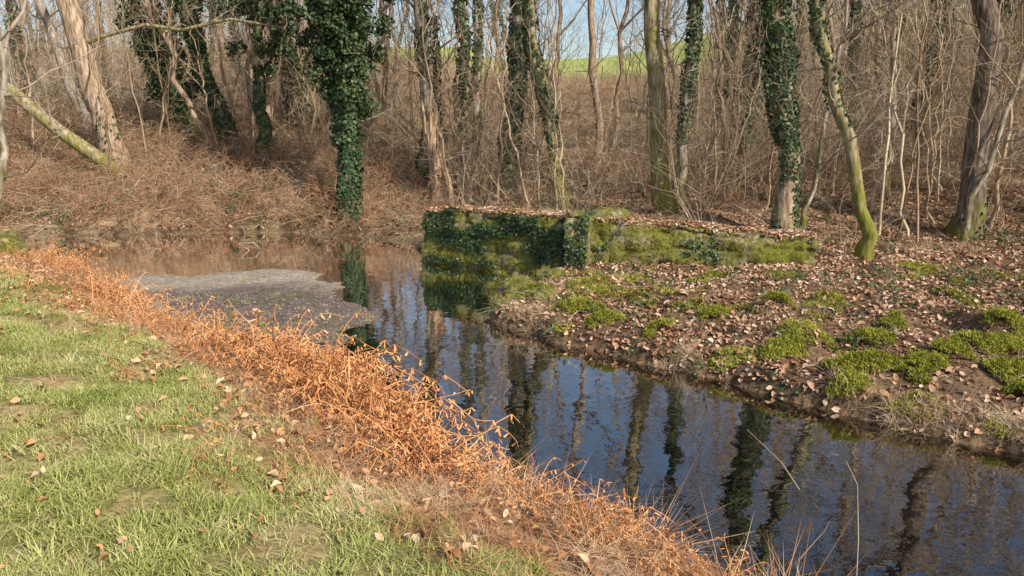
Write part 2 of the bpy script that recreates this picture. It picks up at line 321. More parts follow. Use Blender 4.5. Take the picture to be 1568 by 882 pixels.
def tree(name,base,mids,Ht,r,bark,seed,ivy=None,limbs=12,kids=(5,3),low=.38,flare=1.5,wig=.05,lowtw=8,bush=None):
    rng=np.random.default_rng(seed)
    zb=float(Hz(np.array([base[0]]),np.array([base[1]]))[0])
    base=(base[0],base[1],zb)
    P,t=trunkpath(base,mids,Ht,rng,wig)
    rad=r*(1-.75*(t/t[-1])**1.1);rad=rad*(1+(flare-1)*np.exp(-t/.28))*rng.uniform(.93,1.07,len(t))
    acc=Acc();tube(acc,P,rad,12,0)
    for _ in range(limbs):
        u=rng.uniform(low,.97)*t[-1];i=min(np.searchsorted(t,u),len(t)-1);p=P[i-1]+(P[i]-P[i-1])*((u-t[i-1])/(t[i]-t[i-1]))
        a=rng.uniform(0,6.283);d=np.array([math.cos(a),math.sin(a),rng.uniform(.3,1.1)])
        branch(acc,p,d,(Ht*.32)*(1.15-u/t[-1])*rng.uniform(.7,1.2)+.5,rad[i]*.5+.015,0,rng,kids,rmin=.011)
    for _ in range(lowtw):
        u=rng.uniform(.1,low)*t[-1];i=min(np.searchsorted(t,u),len(t)-1);p=P[i]
        a=rng.uniform(0,6.283);d=np.array([math.cos(a),math.sin(a),rng.uniform(-.1,.6)])
        branch(acc,p,d,rng.uniform(.8,2.4),.016,0,rng,(5,3))
    e=acc.obj(name,[bark,M_twig])
    if ivy or bush:
        ia=Acc()
        for (z0,z1,th,n,size) in (ivy or []):
            u=rng.uniform(0,1,n);zz=z0+(z1-z0)*u
            px=np.interp(zz,P[:,2],P[:,0]);py=np.interp(zz,P[:,2],P[:,1]);rr=np.interp(zz,P[:,2],rad)
            a=rng.uniform(0,6.283,n)
            lump=vn(zz*1.5+seed,a*1.1+seed*3,seed)*.7+vn(zz*4+seed,a*2,seed+1)*.5
            keep=lump>(.55 if th<.12 else .42)
            prof=np.clip(np.minimum(u,1-u)*8,.25,1)
            rr=rr+.01+th*prof*np.clip(lump-.25,0,1)*rng.uniform(.3,1,n)
            C=np.stack([px+rr*np.cos(a),py+rr*np.sin(a),zz],1)[keep];Nn=np.stack([np.cos(a),np.sin(a),.25+0*a],1)[keep]
            leafcloud(ia,C,Nn,size*.88,rng)
        for (z0,z1,wd_,nc,cr_) in (bush or []):
            for _ in range(nc):
                zz=rng.uniform(z0,z1);a=rng.uniform(0,6.283);dd=wd_*rng.uniform(.2,1)
                c=np.array([np.interp(zz,P[:,2],P[:,0])+dd*math.cos(a),np.interp(zz,P[:,2],P[:,1])+dd*math.sin(a),zz+rng.uniform(-.15,.3)])
                n=int(190*cr_/.25);v=rng.normal(0,1,(n,3));v/=np.linalg.norm(v,axis=1)[:,None]
                v2=v*np.array([1,1,1.15])*cr_*rng.uniform(.6,1.5)*(rng.random((n,1))**.45)*rng.uniform(.7,1.3,(n,1))
                leafcloud(ia,c+v2,v+[0,0,.3],.09,rng)
        ia.obj('ivy_foliage',[M_ivy],smooth=False,parent=e)
    return e
TS=[
 ('ash_tree',(-11.29,21.95,1.4),[(-12.24,22,6)],17,.33,M_brown,1,[(1.4,3.5,.05,260,.10)],14,None),
 ('ivy_clad_tree',(-10.13,24.66,1.6),[(-10.9,24.7,4),(-11.6,24.7,6.3)],15,.2,M_dark,2,[(1.7,7,.2,4500,.10)],12,[(3.3,6.4,.7,60,.26)]),
 ('ivy_clad_tree',(-8.97,24.6,1.5),[(-9.6,24.6,4.2),(-10.1,24.6,6.3)],16,.2,M_dark,3,[(1.6,7.5,.22,5500,.10)],12,[(1.9,2.6,.3,6,.2),(5,7,.5,20,.24)]),
 ('oak_tree',(-7.37,22.85,1.4),[(-7.3,22.9,6)],14,.13,M_moss,4,[(1.4,4.3,.14,1700,.10)],12,[(4.2,6.2,1.0,24,.22)]),
 ('ivy_clad_tree',(-4.05,19.1,.4),[(-4.1,19.1,2.8),(-4.2,19.1,5.6)],15,.2,M_dark,5,[(.3,6.5,.30,9500,.085)],14,[(.4,3.3,.22,38,.18),(3.0,6.8,.65,90,.25),(4.4,7.2,1.35,62,.23)]),
 ('ivy_clad_tree',(-2.25,21.1,.7),[(-2.41,21.1,6)],16,.2,M_grey,6,[(.9,2.5,.10,900,.10),(3.5,7,.10,1400,.10)],14,None),
 ('ivy_clad_tree',(.02,22.1,.6),[(.16,22.1,6)],17,.24,M_grey,8,[(.7,7.5,.2,5200,.10)],14,None),
 ('alder_tree',(1.3,19.0,.5),[(.75,19,3.6),(.32,19,5.6)],15,.17,M_moss,9,[(2,5.8,.11,1900,.09)],12,None),
 ('alder_tree',(3.51,17.35,.4),[(3.2,17.35,3.),(3.02,17.35,5.3)],15,.21,M_moss,10,None,12,None),
 ('oak_tree',(3.98,18.3,.5),[(4.05,18.3,3),(4.15,18.3,5.6)],15,.13,M_grey,11,[(2.2,6.5,.14,2100,.09)],12,None),
 ('ivy_clad_tree',(5.57,15.4,.4),[(5.45,15.4,2.5),(5.1,15.4,5)],15,.22,M_brown,12,[(.5,2.4,.10,1600,.075),(2.2,7,.2,5600,.08)],12,[(3.4,5.6,.22,12,.16)]),
 ('alder_tree',(6.22,13.16,.4),[(5.95,13.2,1.6),(5.5,13.3,3.2),(4.9,13.3,4.9)],12,.115,M_moss,13,[(2.6,5.6,.09,1200,.07)],12,None),
 ('oak_tree',(9.1,15.14,.4),[(9.2,15.1,2.5),(8.85,15.1,5)],15,.24,M_dark,14,[(.5,1.3,.05,200,.09)],14,None),
 ('oak_tree',(-1.25,27,1.2),[(-1.15,27,7)],17,.16,M_grey,15,[(1.5,7,.11,1900,.11)],14,None),
 ('oak_tree',(2.95,26,1.4),[(2.5,26,7)],16,.14,M_brown,16,None,14,None),
 ('ash_tree',(-13.9,25.5,2.3),[(-15.1,25.5,7)],16,.17,M_grey,17,None,12,None),
 ('oak_tree',(-5.2,25.5,1.8),[(-5.6,25.5,7)],15,.13,M_moss,18,[(2,6.5,.10,1500,.11)],12,None),
 ('alder_tree',(8.6,17.5,.6),[(8.4,17.5,5)],13,.08,M_grey,19,None,10,None),
 ('birch_tree',(6.1,15.9,.4),[(6.6,16,3.4)],9,.05,M_grey,20,None,9,None),
 ('birch_tree',(8.75,14.6,.4),[(9.8,14.9,4.4)],10,.055,M_grey,21,None,9,None),
 ('birch_tree',(-9.25,13.5,.6),[(-8.85,13.5,3)],9,.07,M_grey,22,None,9,None),
]
for nm,b,mids,Ht,r,bk,sd_,iv,lb,bs in TS: tree(nm,b,mids,Ht,r,bk,sd_,iv,lb+4,bush=bs)
def snag(pts,r,seed):
    rng=np.random.default_rng(seed);acc=Acc();tube(acc,pts,np.linspace(r*1.2,r*.8,len(pts)),10,0)
    top=np.array(pts[-1])
    for k in range(26):
        a=rng.uniform(0,6.283);p=top+np.array([math.cos(a)*r*.7,math.sin(a)*r*.7,-rng.uniform(.1,.9)])
        h=rng.uniform(.3,1.0);q_=p+np.array([math.cos(a)*.08,math.sin(a)*.08,h])
        tube(acc,[p,(p+q_)/2,q_],[.045,.035,.003],4,0)
    return acc.obj('broken_snag',[M_wood])
snag([(-1.95,20.6,.4),(-2.0,20.6,1.2),(-2.12,20.6,2.1),(-2.17,20.6,2.7)],.19,1)
snag([(-1.55,20.3,.4),(-1.7,20.3,1.2),(-1.95,20.3,1.9)],.10,2)
acc=Acc();rng=np.random.default_rng(5)
tube(acc,[(-16,21,4.9),(-14.6,21,4.25),(-13.4,21,3.5),(-12.3,21,2.5),(-11.1,21,1.6),(-10.7,21,1.2)],[.13,.15,.17,.17,.2,.12],10)
for k in range(8): branch(acc,np.array([-12-.35*k,21,2.3+.27*k]),np.array([rng.normal(),rng.normal(),.8]),1.6,.02,0,rng,(4,3),1)
acc.obj('leaning_mossy_trunk',[M_moss,M_twig])
acc=Acc();tube(acc,[(-6.2,21.6,5.2),(-7.6,21.6,5.42),(-9,21.7,5.15),(-10,21.8,5.3),(-11.3,21.9,5.0),(-12,22,4.8)],[.02,.04,.05,.05,.06,.08],8)
for k in range(10): branch(acc,np.array([-6.6-.45*k,21.65,5.25]),np.array([rng.normal(),rng.normal(),.2]),1.2,.015,0,rng,(4,3),1)
acc.obj('mossy_branch',[M_moss,M_twig])
# ---------------------------------------------------------------- background woodland
src=[]
for k in range(6):
    rng=np.random.default_rng(100+k);acc=Acc();Ht=rng.uniform(11,16)
    P,t=trunkpath((0,0,0),[(rng.normal(0,.4),rng.normal(0,.4),5)],Ht,rng,.08)
    r=rng.uniform(.08,.19);rad=r*(1-.85*(t/t[-1])**.9)
    tube(acc,P,rad,7,0)
    for _ in range(13):
        u=rng.uniform(.22,.97)*t[-1];i_=min(np.searchsorted(t,u),len(t)-1);a=rng.uniform(0,6.283)
        branch(acc,P[i_],np.array([math.cos(a),math.sin(a),rng.uniform(.5,1.6)]),(Ht*.26)*(1.2-u/t[-1])+.5,rad[i_]*.45+.012,0,rng,(4,3),1,sides=(4,1,1),rmin=.008)
    if k in(1,4):
        n=900;zz=rng.uniform(0,6.5,n);a=rng.uniform(0,6.283,n);rr=np.interp(zz,P[:,2],rad)+.2*vn(zz*2,a,k)
        leafcloud(acc,np.stack([np.interp(zz,P[:,2],P[:,0])+rr*np.cos(a),np.interp(zz,P[:,2],P[:,1])+rr*np.sin(a),zz],1),np.stack([np.cos(a),np.sin(a),.2+0*a],1),.15,rng,2)
    src.append(acc)
def pw(x,y,z,q):
    u=x/np.maximum(y,1)
    p=np.where(y<45,.8,.35)*(y>23)
    p=np.where((u>-.17)&(u<.33)&(y>45),.10,p)
    p=np.where((u>-.17)&(u<.33)&(y<=45),.65,p)
    p=np.where(u<-.45,p*.55,p)
    return p*(np.abs(u)<.9)
P=sample(560,(-50,60,23,75),pw,-.1)
P=np.concatenate([P,sample(50,(13,26,10,26),lambda x,y,z,q:.6+0*x,-.1)])
bake('background_woodland',src,P,rots(len(P),.05),R.uniform(.7,1.2,len(P)),[M_brown,M_twig,M_ivy])
P=sample(260,(-110,140,90,122),lambda x,y,z,q:np.where((x/y>-.2)&(x/y<.33),.2*(y>106),.9),-.1)
TS2=[]
for k in range(3):
    rng=np.random.default_rng(150+k);acc=Acc();P_,t=trunkpath((0,0,0),[(rng.normal(0,.3),0,5)],12,rng,.08);tube(acc,P_,.2*(1-.85*t/t[-1]),5,0)
    for _ in range(14):
        u=rng.uniform(.2,.97)*t[-1];i_=min(np.searchsorted(t,u),len(t)-1);a=rng.uniform(0,6.283)
        branch(acc,P_[i_],np.array([math.cos(a),math.sin(a),1.]),3.5,.06,0,rng,(6,),1,sides=(3,1))
    TS2.append(acc)
bake('distant_trees',TS2,P,rots(len(P),.04),R.uniform(.5,.9,len(P)),[M_brown,M_twig])
SP=[]
for k in range(6):
    rng=np.random.default_rng(170+k);acc=Acc();h=rng.uniform(5,9);P_,t=trunkpath((0,0,0),[(rng.normal(0,.3),rng.normal(0,.3),2.5)],h,rng,.04);r=rng.uniform(.022,.06)
    tube(acc,P_,r*(1-.8*t/t[-1]),4,0)
    for _ in range(12):
        u=rng.uniform(.12,.97)*t[-1];i_=min(np.searchsorted(t,u),len(t)-1);a=rng.uniform(0,6.283)
        branch(acc,P_[i_],np.array([math.cos(a),math.sin(a),1.1]),rng.uniform(.7,1.9),.011,0,rng,(4,2),0,sides=(3,1,1))
    SP.append(acc)
def psp(x,y,z,q):
    return .8*(q['sd']>1.5)*(y>17)*np.where((x<-2)&(y<22),.25,1)*(np.abs(x/y)<.8)*np.where(x>4,1,.8)
P=sample(680,(-24,32,16,40),psp,-.1);P=np.concatenate([P,sample(18,(6.8,12,14,17),lambda x,y,z,q:1+0*x,-.05)])
bake('saplings',SP,P,rots(len(P),.09),R.uniform(.7,1.2,len(P)),[M_brush])
# ---------------------------------------------------------------- brush
def shrub(seed,h,n,kids,spread=.35,up=.10,crook=.2,r=.012,leaf=0,m=0):
    rng=np.random.default_rng(seed);acc=Acc()
    for _ in range(n):
        a=rng.uniform(0,6.283);rr=rng.uniform(0,.35)*h*.4
        p=np.array([math.cos(a)*rr,math.sin(a)*rr,-.05]);d=np.array([math.cos(a)*spread+rng.normal(0,.2),math.sin(a)*spread+rng.normal(0,.2),1.])
        branch(acc,p,d,h*rng.uniform(.5,1.15),r*rng.uniform(.6,1.3),0,rng,kids,m,up,crook,sides=(3,1,1))
    if leaf:
        V=np.concatenate(acc.v);C=V[rng.integers(0,len(V),leaf)]+rng.normal(0,.03,(leaf,3));leafcloud(acc,C,rng.normal(0,1,(leaf,3))+[0,0,1.2],.06,rng,2,.1)
    return acc
SHs=[shrub(200+k,[2.6,3.2,1.8,2.8,3.8][k],7,(5,3),.4,crook=.26) for k in range(5)]
BRs=[shrub(300+k,1.15,9,(4,2),.9,-.09,.30,.009,[0,10,0,34][k],[0,1,1,0][k]) for k in range(4)]
GBs=[shrub(320+k,.6,5,(3,),1.2,-.25,.25,.004,90,1) for k in range(3)]
MB=[M_brush,M_bramble,M_greenl]
def ps(x,y,z,q):
    s=q['sd'];p=np.where(y<26,.9,.6)*(s>1.2)
    p=np.where((x<-2)&(y<22.5),.18*(s>2),p)
    p=np.where((x>-1.8)&(y<16.2+ (x>2)*-.6),0,p)
    p=np.where((x>6.5)&(y>14.4)&(y<17),.6,p)
    p=np.where((x/y>-.17)&(x/y<.28)&(y>33),0,p)
    return p*(np.abs(x/y)<.8)
P=sample(1250,(-22,28,14.2,44),ps)
P=P[~((np.abs(P[:,0]-5.6)<.9)&(P[:,1]<15.6))]
uu=P[:,0]/P[:,1];S_=R.uniform(.55,1.1,len(P))*np.where((uu>-.17)&(uu<.28)&(P[:,1]>26),.65,1)
bake('undergrowth_thicket',SHs,P,rots(len(P),.08),S_,MB)
P=sample(600,(-40,60,44,82),lambda x,y,z,q:.8*(x/y<.75)*(x/y>-.8)*np.where((x/y>-.17)&(x/y<.28),0,1))
bake('hillside_scrub',SHs,P,rots(len(P),.08),R.uniform(1.0,1.8,len(P)),MB)
P=sample(500,(-12,18,32,60),lambda x,y,z,q:.8*(x/y<.29)*(x/y>-.18))
bake('hillside_bracken',BRs,P,rots(len(P),.08),R.uniform(.8,1.4,len(P)),MB)
def pb(x,y,z,q):
    s=q['sd'];p=.9*(s>.08)*(y>16.0)
    p=np.where((y<17.2)&(x>-1.5)&(s<1),0,p)
    return p*(np.abs(x/y)<.8)*np.where((fbm(x*.5,y*.5,140)>.47)|(x<-2),1,.35)*np.where((x<-2)&(y<25),1,.45)
P=sample(4000,(-18,15,16,28),pb);S_=R.uniform(.4,.95,len(P))*np.where(P[:,0]<-2,1.2,1)
bake('bramble_thicket',BRs,P,rots(len(P),.2),S_,MB)
P=sample(520,(-15,10,16,25),lambda x,y,z,q:(q['sd']>.2)*(fbm(x*.7,y*.7,150)>.5)*1.)
bake('ground_ivy',GBs,P,rots(len(P),.15),R.uniform(.6,1.5,len(P)),MB)
# ---------------------------------------------------------------- wall
def wall(path,tops,thick,name,step=.05,zb=-.4,batter=.06,seed=0):
    path=np.array(path,float);seg=np.concatenate([[0],np.cumsum(np.linalg.norm(np.diff(path,axis=0),axis=1))])
    n=int(seg[-1]/step)+1;t=np.linspace(0,seg[-1],n);px=np.interp(t,seg,path[:,0]);py=np.interp(t,seg,path[:,1])
    dx=np.gradient(px);dy=np.gradient(py);l=np.hypot(dx,dy);nxn=dy/l;nyn=-dx/l
    top=np.interp(t,seg,tops);acc=Acc();nf=30;nt_=12;u=[]
    for k in range(nf): u.append((0,k/(nf-1)))
    for k in range(1,nt_): u.append((k/(nt_-1),1))
    for k in range(1,10): u.append((1,1-k/9))
    V=np.zeros((n,len(u),3))
    for j,(a,b) in enumerate(u):
        z=zb+(top-zb)*b
        off=-a*thick+ (batter*(1-b) if a==0 else 0)
        s=(vn(t*2.2+seed,z*4.0,seed)-.5)*.14+(fbm(t*5,z*5,seed+2)-.5)*.13
        course=np.abs(((z*3.6+vn(t*1.2,z*.3,9)*.5)%1)-.5)<.08
        joint=np.abs(((t*2.3+np.floor(z*3.6)*.37)%1)-.5)<.05
        crk=np.where(course|joint,-.045,0)
        rnd=(.07 if (j in(nf-1,nf+nt_-2)) else 0)
        if a==0: off=off+s+crk-(0.05*(b>.93))
        zz=z+ (fbm(t*3,a*2+0*t,seed+5)-.5)*.16*(b>.9) - rnd
        V[:,j,0]=px+nxn*off;V[:,j,1]=py+nyn*off;V[:,j,2]=zz
    m_=len(u);i_=np.arange(n-1)[:,None]*m_;j_=np.arange(m_-1)[None,:]
    acc.add(V.reshape(-1,3),np.stack([i_+j_,i_+m_+j_,i_+m_+j_+1,i_+j_+1],-1).reshape(-1,4))
    for e in (0,n-1):
        c=V[e].mean(0);k=len(u);vv=np.concatenate([V[e],[c]]);acc.add(vv,[(a_,(a_+1)%k,k) for a_ in range(k)] if e else [((a_+1)%k,a_,k) for a_ in range(k)])
    return acc.obj(name,[M_wall]),V,nf,nt_
wA,VA,nf,ntp=wall([(-1.75,15.05),(-1.2,14.65),(1.0,13.1)],[1.0,1.06,1.1],.7,'mossy_stone_wall',seed=3,batter=.12)
wB,VB,_,_=wall([(1.2,12.98),(3.2,12.75),(5.15,12.6)],[1.08,.97,.82],.75,'mossy_stone_wall',seed=8)
wP,VP,_,_=wall([(.92,12.93),(1.28,12.78)],[1.2,1.22],.9,'stone_pier',step=.03,seed=15)
def rock(c,s,seed,name,mt=M_wall,rz=0,box=.5):
    n=22;m_=14
    if box>.8:n=9;m_=6
    th=np.linspace(0,2*np.pi,n,endpoint=False);ph=np.linspace(-np.pi/2,np.pi/2,m_)
    T,Pp=np.meshgrid(th,ph);x=np.cos(Pp)*np.cos(T);y=np.cos(Pp)*np.sin(T);z=np.sin(Pp)
    d=np.stack([x,y,z],-1);d=np.sign(d)*np.abs(d)**box
    d=d/ (np.linalg.norm(d,axis=-1,keepdims=True)**.5+1e-9)
    k=1+.28*(fbm(x*1.8+seed,y*1.8+z*2,seed)-.5)*2
    d=d*k[...,None]*np.array(s);ca_,sa=math.cos(rz),math.sin(rz)
    V=np.stack([d[...,0]*ca_-d[...,1]*sa,d[...,0]*sa+d[...,1]*ca_,d[...,2]],-1)+np.array(c)
    i_=np.arange(m_-1)[:,None]*n;j_=np.arange(n)[None,:];j2=(j_+1)%n
    a=Acc();a.add(V.reshape(-1,3),np.stack([i_+j_,i_+j2,i_+n+j2,i_+n+j_],-1).reshape(-1,4))
    if name is None: return a
    a.obj(name,[mt]);return V.reshape(-1,3)
rock((1.75,13.6,1.08),(.36,.25,.17),3,'capstone',rz=.2)
RV=[]
for k,(c,s) in enumerate([((-.05,10.55,.12),(.28,.25,.2)),((.35,10.25,.08),(.26,.2,.16)),((.15,11.0,.2),(.28,.28,.24)),((.05,11.6,.18),(.22,.3,.2)),((.45,10.6,.24),(.22,.2,.16)),((.85,9.7,.05),(.2,.16,.12)),((.6,11.9,.3),(.25,.2,.15))]):
    RV.append(rock(c,s,30+k,'mossy_boulder',rz=k*.7))
RV.append(rock((-9.1,13.2,.45),(.5,.4,.42),50,'mossy_stump'))
RV.append(rock((-9.5,13.0,.85),(.28,.28,.35),51,'mossy_stump'))
# ---------------------------------------------------------------- small plants
def leafobj(seed,L=.10,Wd=.06):
    rng=np.random.default_rng(seed);t=np.linspace(0,1,5);w_=Wd*.5*np.sin(np.pi*t**.8)*(1+.25*np.sin(t*19));w_[0]=.001;w_[-1]=.001
    cu=rng.uniform(3,14);be=rng.uniform(-3,7);V=[]
    for a,b in zip(t,w_):
        x=(a-.5)*L
        for sgn in(-1,0,1): V.append((x,sgn*b,cu*b*b*abs(sgn)*1.0*4+be*x*x+rng.normal(0,.002)+.006))
    F=[]
    for i_ in range(4):
        for j_ in range(2): a=i_*3+j_;F.append((a,a+1,a+4,a+3))
    A_=Acc();A_.add(V,F);return A_
LRs=[leafobj(400+k,.06+.010*k,.036+.007*k) for k in range(5)]
LOs=[leafobj(420+k,.05+.010*k,.03+.006*k) for k in range(5)]
def tuft(seed,n,h,wd,spread=.4,rad=.05,droop=.5,m=0):
    rng=np.random.default_rng(seed);acc=Acc()
    a=rng.uniform(0,6.283,n);rr=rad*np.sqrt(rng.random(n));b=np.stack([np.cos(a)*rr,np.sin(a)*rr,-.01+0*a],1)
    a2=rng.uniform(0,6.283,n);hd=np.stack([np.cos(a2),np.sin(a2),0*a2],1);hh=h*rng.uniform(.5,1.2,n)[:,None];sp_=spread*rng.uniform(.3,1.3,n)[:,None]
    side=np.stack([-np.sin(a2),np.cos(a2),0*a2],1);up=np.array([0,0,1.])
    rowsV=[]
    for s,wf_ in ((0,1),(.5,.85)):
        c=b+up*hh*(s-droop*s*s*.6)+hd*hh*sp_*(s*.5+s*s*1.1)
        rowsV+= [c-side*wd*.5*wf_,c+side*wd*.5*wf_]
    s=1;rowsV.append(b+up*hh*(s-droop*s*s*.6)+hd*hh*sp_*1.6)
    V=np.stack(rowsV,1);i_=np.arange(n)[:,None]*5
    acc.add(V.reshape(-1,3),i_+[[0,1,3,2]],m);acc.f.append(i_+[[2,3,4]]);acc.m.append(np.full(n,m))
    return acc
GT=[tuft(500+k,26,.05+.010*k,.0055,.8,.075,.5) for k in range(5)]
ST=[tuft(520+k,22,.14+.04*k,.005,1.6,.07,1.1,1 if k%3==1 else 0) for k in range(5)]
DG=[tuft(540+k,24,.22+.04*k,.0045,1.0,.06,1.1) for k in range(3)]
MT=[tuft(560+k,26,.028,.007,.7,.05,.3) for k in range(3)]
def bracken(seed):
    rng=np.random.default_rng(seed);acc=Acc()
    for _ in range(6):
        a=rng.uniform(0,6.283);d=np.array([math.cos(a)*.7,math.sin(a)*.7,rng.uniform(.6,1.9)]);d/=np.linalg.norm(d)
        p=np.array([rng.normal(0,.07),rng.normal(0,.07),-.02]);L=rng.uniform(.3,.75);P=[p];g_=rng.uniform(.05,.45)
        kink=rng.integers(3,7)
        for i_ in range(7):
            d=d+np.array([0,0,-g_*.45])+rng.normal(0,.09,3)
            if i_==kink: d[2]-=1.1
            d/=np.linalg.norm(d);q_=P[-1]+d*L/7
            if q_[2]<.012:q_[2]=.012
            P.append(q_)
        P=np.array(P);tube(acc,P,np.linspace(.0058,.002,8),3)
        for i_ in range(2,8):
            for sgn in(-1,1):
                if rng.random()<.25: continue
                ax=P[i_]-P[i_-1];ax/=np.linalg.norm(ax)+1e-9;s=np.cross(ax,[0,0,1.])*sgn+rng.normal(0,.3,3);l=rng.uniform(.04,.13)*(1.2-i_/9)
                e=P[i_]+s*l+np.array([0,0,-l*.9]);mid=(P[i_]+e)/2+rng.normal(0,.01,3);wv=ax*.008
                acc.add([P[i_]-wv*.4,P[i_]+wv*.4,mid+wv,mid-wv,e],[(0,1,2,3)]);acc.f.append(np.array([[2,3,4]])+acc.n-5);acc.m.append(np.zeros(1,int))
    return acc
BK=[bracken(600+k) for k in range(8)]
isL=lambda x,y,q:(q['wr']<.5)&(q['sd']>0)&(y<15.6)
def pg(x,y,z,q):
    n=fbm(x*.8,y*.8,41);n2=fbm(x*2.5,y*2.5,42);s=q['sd'];g_=sm((s-.5-.8*n)/.7)
    near=np.clip(7.5/np.maximum(np.hypot(x,y),1),.2,1)
    return isL(x,y,q)*g_*(.15+.85*sm((.58-n2)*5))*near*(np.abs(x)<y*.75+.6)
P=sample(62000,(-9.5,2,1.9,13),pg);bake('lawn_grass',GT,P,rots(len(P),.15),R.uniform(.6,1.15,len(P)),[M_grass],False)
def pst(x,y,z,q):
    s=q['sd'];n=fbm(x*.8,y*.8,41);g_=1-sm((s-.6-.9*n)/.8);near=np.clip(7/np.maximum(np.hypot(x,y),1),.4,1)
    return isL(x,y,q)*(s>.03)*np.clip(g_+.06,0,1)*near*(np.abs(x)<y*.8+.6)
P=sample(22000,(-10,3,1.9,15),pst);zz,qq=land(P[:,0],P[:,1]);crest=np.exp(-((qq['sd']-.3)/.3)**2)
bake('dry_grass_bank',ST,P,rots(len(P),.35),R.uniform(.3,.7,len(P))*(1+.8*crest),[M_litter,M_straw],False)
def pbk(x,y,z,q):
    s=q['sd'];c=np.exp(-((s-.36)/.28)**2);return isL(x,y,q)*(c*.8*sm((fbm(x*1.2,y*1.2,77)-.25)*3)+.02*(s<2))*(s>.05)*(np.abs(x)<y*.8+.6)
P=sample(11000,(-10,3,1.9,15),pbk);P=P[:1000];S_=R.uniform(.45,1.15,len(P))*np.where(np.hypot(P[:,0],P[:,1])<4.7,.6,1)
P2=sample(1600,(-3.2,-.5,4.9,8.2),lambda x,y,z,q:isL(x,y,q)*np.exp(-((q['sd']-.33)/.2)**2)*.8)[:150]
P3=sample(900,(-.5,1.3,3.5,5.2),lambda x,y,z,q:isL(x,y,q)*np.exp(-((q['sd']-.25)/.2)**2)*.8)[:60]
S_=np.concatenate([S_,R.uniform(.9,1.5,len(P2)),R.uniform(.5,.85,len(P3))]);P=np.concatenate([P,P2,P3])
bake('dead_bracken',BK,P,rots(len(P),.22),S_,[M_brack])
P=sample(28000,(-10,3,1.9,15),lambda x,y,z,q:isL(x,y,q)*(.11+.48*(q['sd']<1.1+fbm(x,y,3)))*(np.abs(x)<y*.8+.6),.03)
bake('fallen_leaves_lawn',LOs,P,rots(len(P),.45),R.uniform(.45,1.1,len(P)),[M_leafo])
def pr(x,y,z,q):
    s=q['sd'];return (q['wr']>.5)*(s>-.03)*(y<18)*np.clip(.35+.65*sm((fbm(x*1.3,y*1.3,90)-.38)*5)+.3*(s<.4),0,1)*(x<y*.75+.8)
P=sample(80000,(-.6,12.5,5,17.5),pr,.012);bake('leaf_litter',LRs,P,rots(len(P),.55),R.uniform(.5,1.15,len(P)),[M_leafr])
P=sample(26000,(-14,10,17.5,25),lambda x,y,z,q:(q['sd']>.1)*.6*(np.abs(x/y)<.75),.02);bake('woodland_floor_leaves',LRs,P,rots(len(P),.6),R.uniform(.8,1.5,len(P)),[M_leafm])
def pm(x,y,z,q):
    hm=np.clip(vn(x*2.1+3,y*2.1,21)-.58,0,1);return (q['wr']>.5)*(q['sd']>.04)*(y<12.4)*np.clip(hm*9,0,1)*(fbm(x*2.0,y*2.0,95)>.44)
P=sample(42000,(-.6,9,5,13),pm,.02)
m3=[]
for (bx,by,br) in [(3.6,7.4,.36),(3.35,7.15,.24),(4.2,7.25,.34),(4.55,7.6,.28),(5.3,7.9,.45),(5.0,7.1,.34),(2.95,8.0,.24),(4.0,8.2,.25),(1.9,8.9,.22),(2.6,9.3,.24),(3.4,9.6,.22),(4.9,6.6,.3),(5.6,7.0,.34),(.9,10.0,.32),(1.2,9.4,.2),(.3,10.8,.3),(5.9,8.6,.35),(4.6,8.9,.2)]:
    n=int(1900*br);a=R.uniform(0,6.28,n);r=br*np.sqrt(R.random(n));x=bx+r*np.cos(a)*1.3;y=by+r*np.sin(a)*.8
    k=fbm(x*5,y*5,99)-.45*(r/br)>.20;x,y,r=x[k],y[k],r[k];z_,q_=land(x,y);ok=q_['sd']>.02
    m3.append(np.stack([x,y,z_+.12*(1-(r/br)**2)+.01],1)[ok])
P=np.concatenate([P]+m3);bake('moss_cushions',MT,P,rots(len(P),.4),R.uniform(.7,1.4,len(P)),[M_mossg],False)
P=sample(2600,(-.4,12,5,15.5),lambda x,y,z,q:(q['wr']>.5)*(q['sd']>.05)*((y<11.8)|(y>13.5))*(fbm(x*.9,y*.9,120)>.45)*.4)
bake('low_bramble',GBs,P,rots(len(P),.2),R.uniform(.35,.8,len(P)),MB)
P=sample(2100,(-.4,12,5,15.5),lambda x,y,z,q:(q['wr']>.5)*(q['sd']>.05)*((y<12)|(y>13.5))*.4)
bake('fallen_twigs',[shrub(340+k,.7,3,(3,),1.6,-.3,.25,.004,0,k%2) for k in range(4)],P,rots(len(P),.3),R.uniform(.3,.9,len(P)),MB)
P=sample(40000,(-.5,10,3,12.5),lambda x,y,z,q:(q['wr']>.5)*(q['sd']>.0)*(q['sd']<.25)*.5*(fbm(x*1.5,y*1.5,131)>.45))
P=P[:800];P=np.concatenate([P,sample(1200,(0,9,5,12),lambda x,y,z,q:(q['wr']>.5)*(q['sd']>.2)*.35)]);bake('bank_edge_grass',DG,P,rots(len(P),.6),R.uniform(.3,.85,len(P)),[M_straw],False)
P=sample(900,(2,14,12.8,17),lambda x,y,z,q:(q['sd']>.5)*.5*((y>13.8)|(x>5.6)))
bake('woodland_edge_grass',DG,P,rots(len(P),.3),R.uniform(.5,1.1,len(P)),[M_straw],False)
def wpts(V,n,rows,rng):
    a=rng.integers(0,V.shape[0]-1,n);b=rng.integers(rows[0],rows[1],n);fa=rng.random((n,1));fb=rng.random((n,1))
    return V[a,b]*(1-fa)*(1-fb)+V[a+1,b]*fa*(1-fb)+V[a,b+1]*(1-fa)*fb+V[a+1,b+1]*fa*fb
rng=np.random.default_rng(9)
mp_=[];mr_=[]
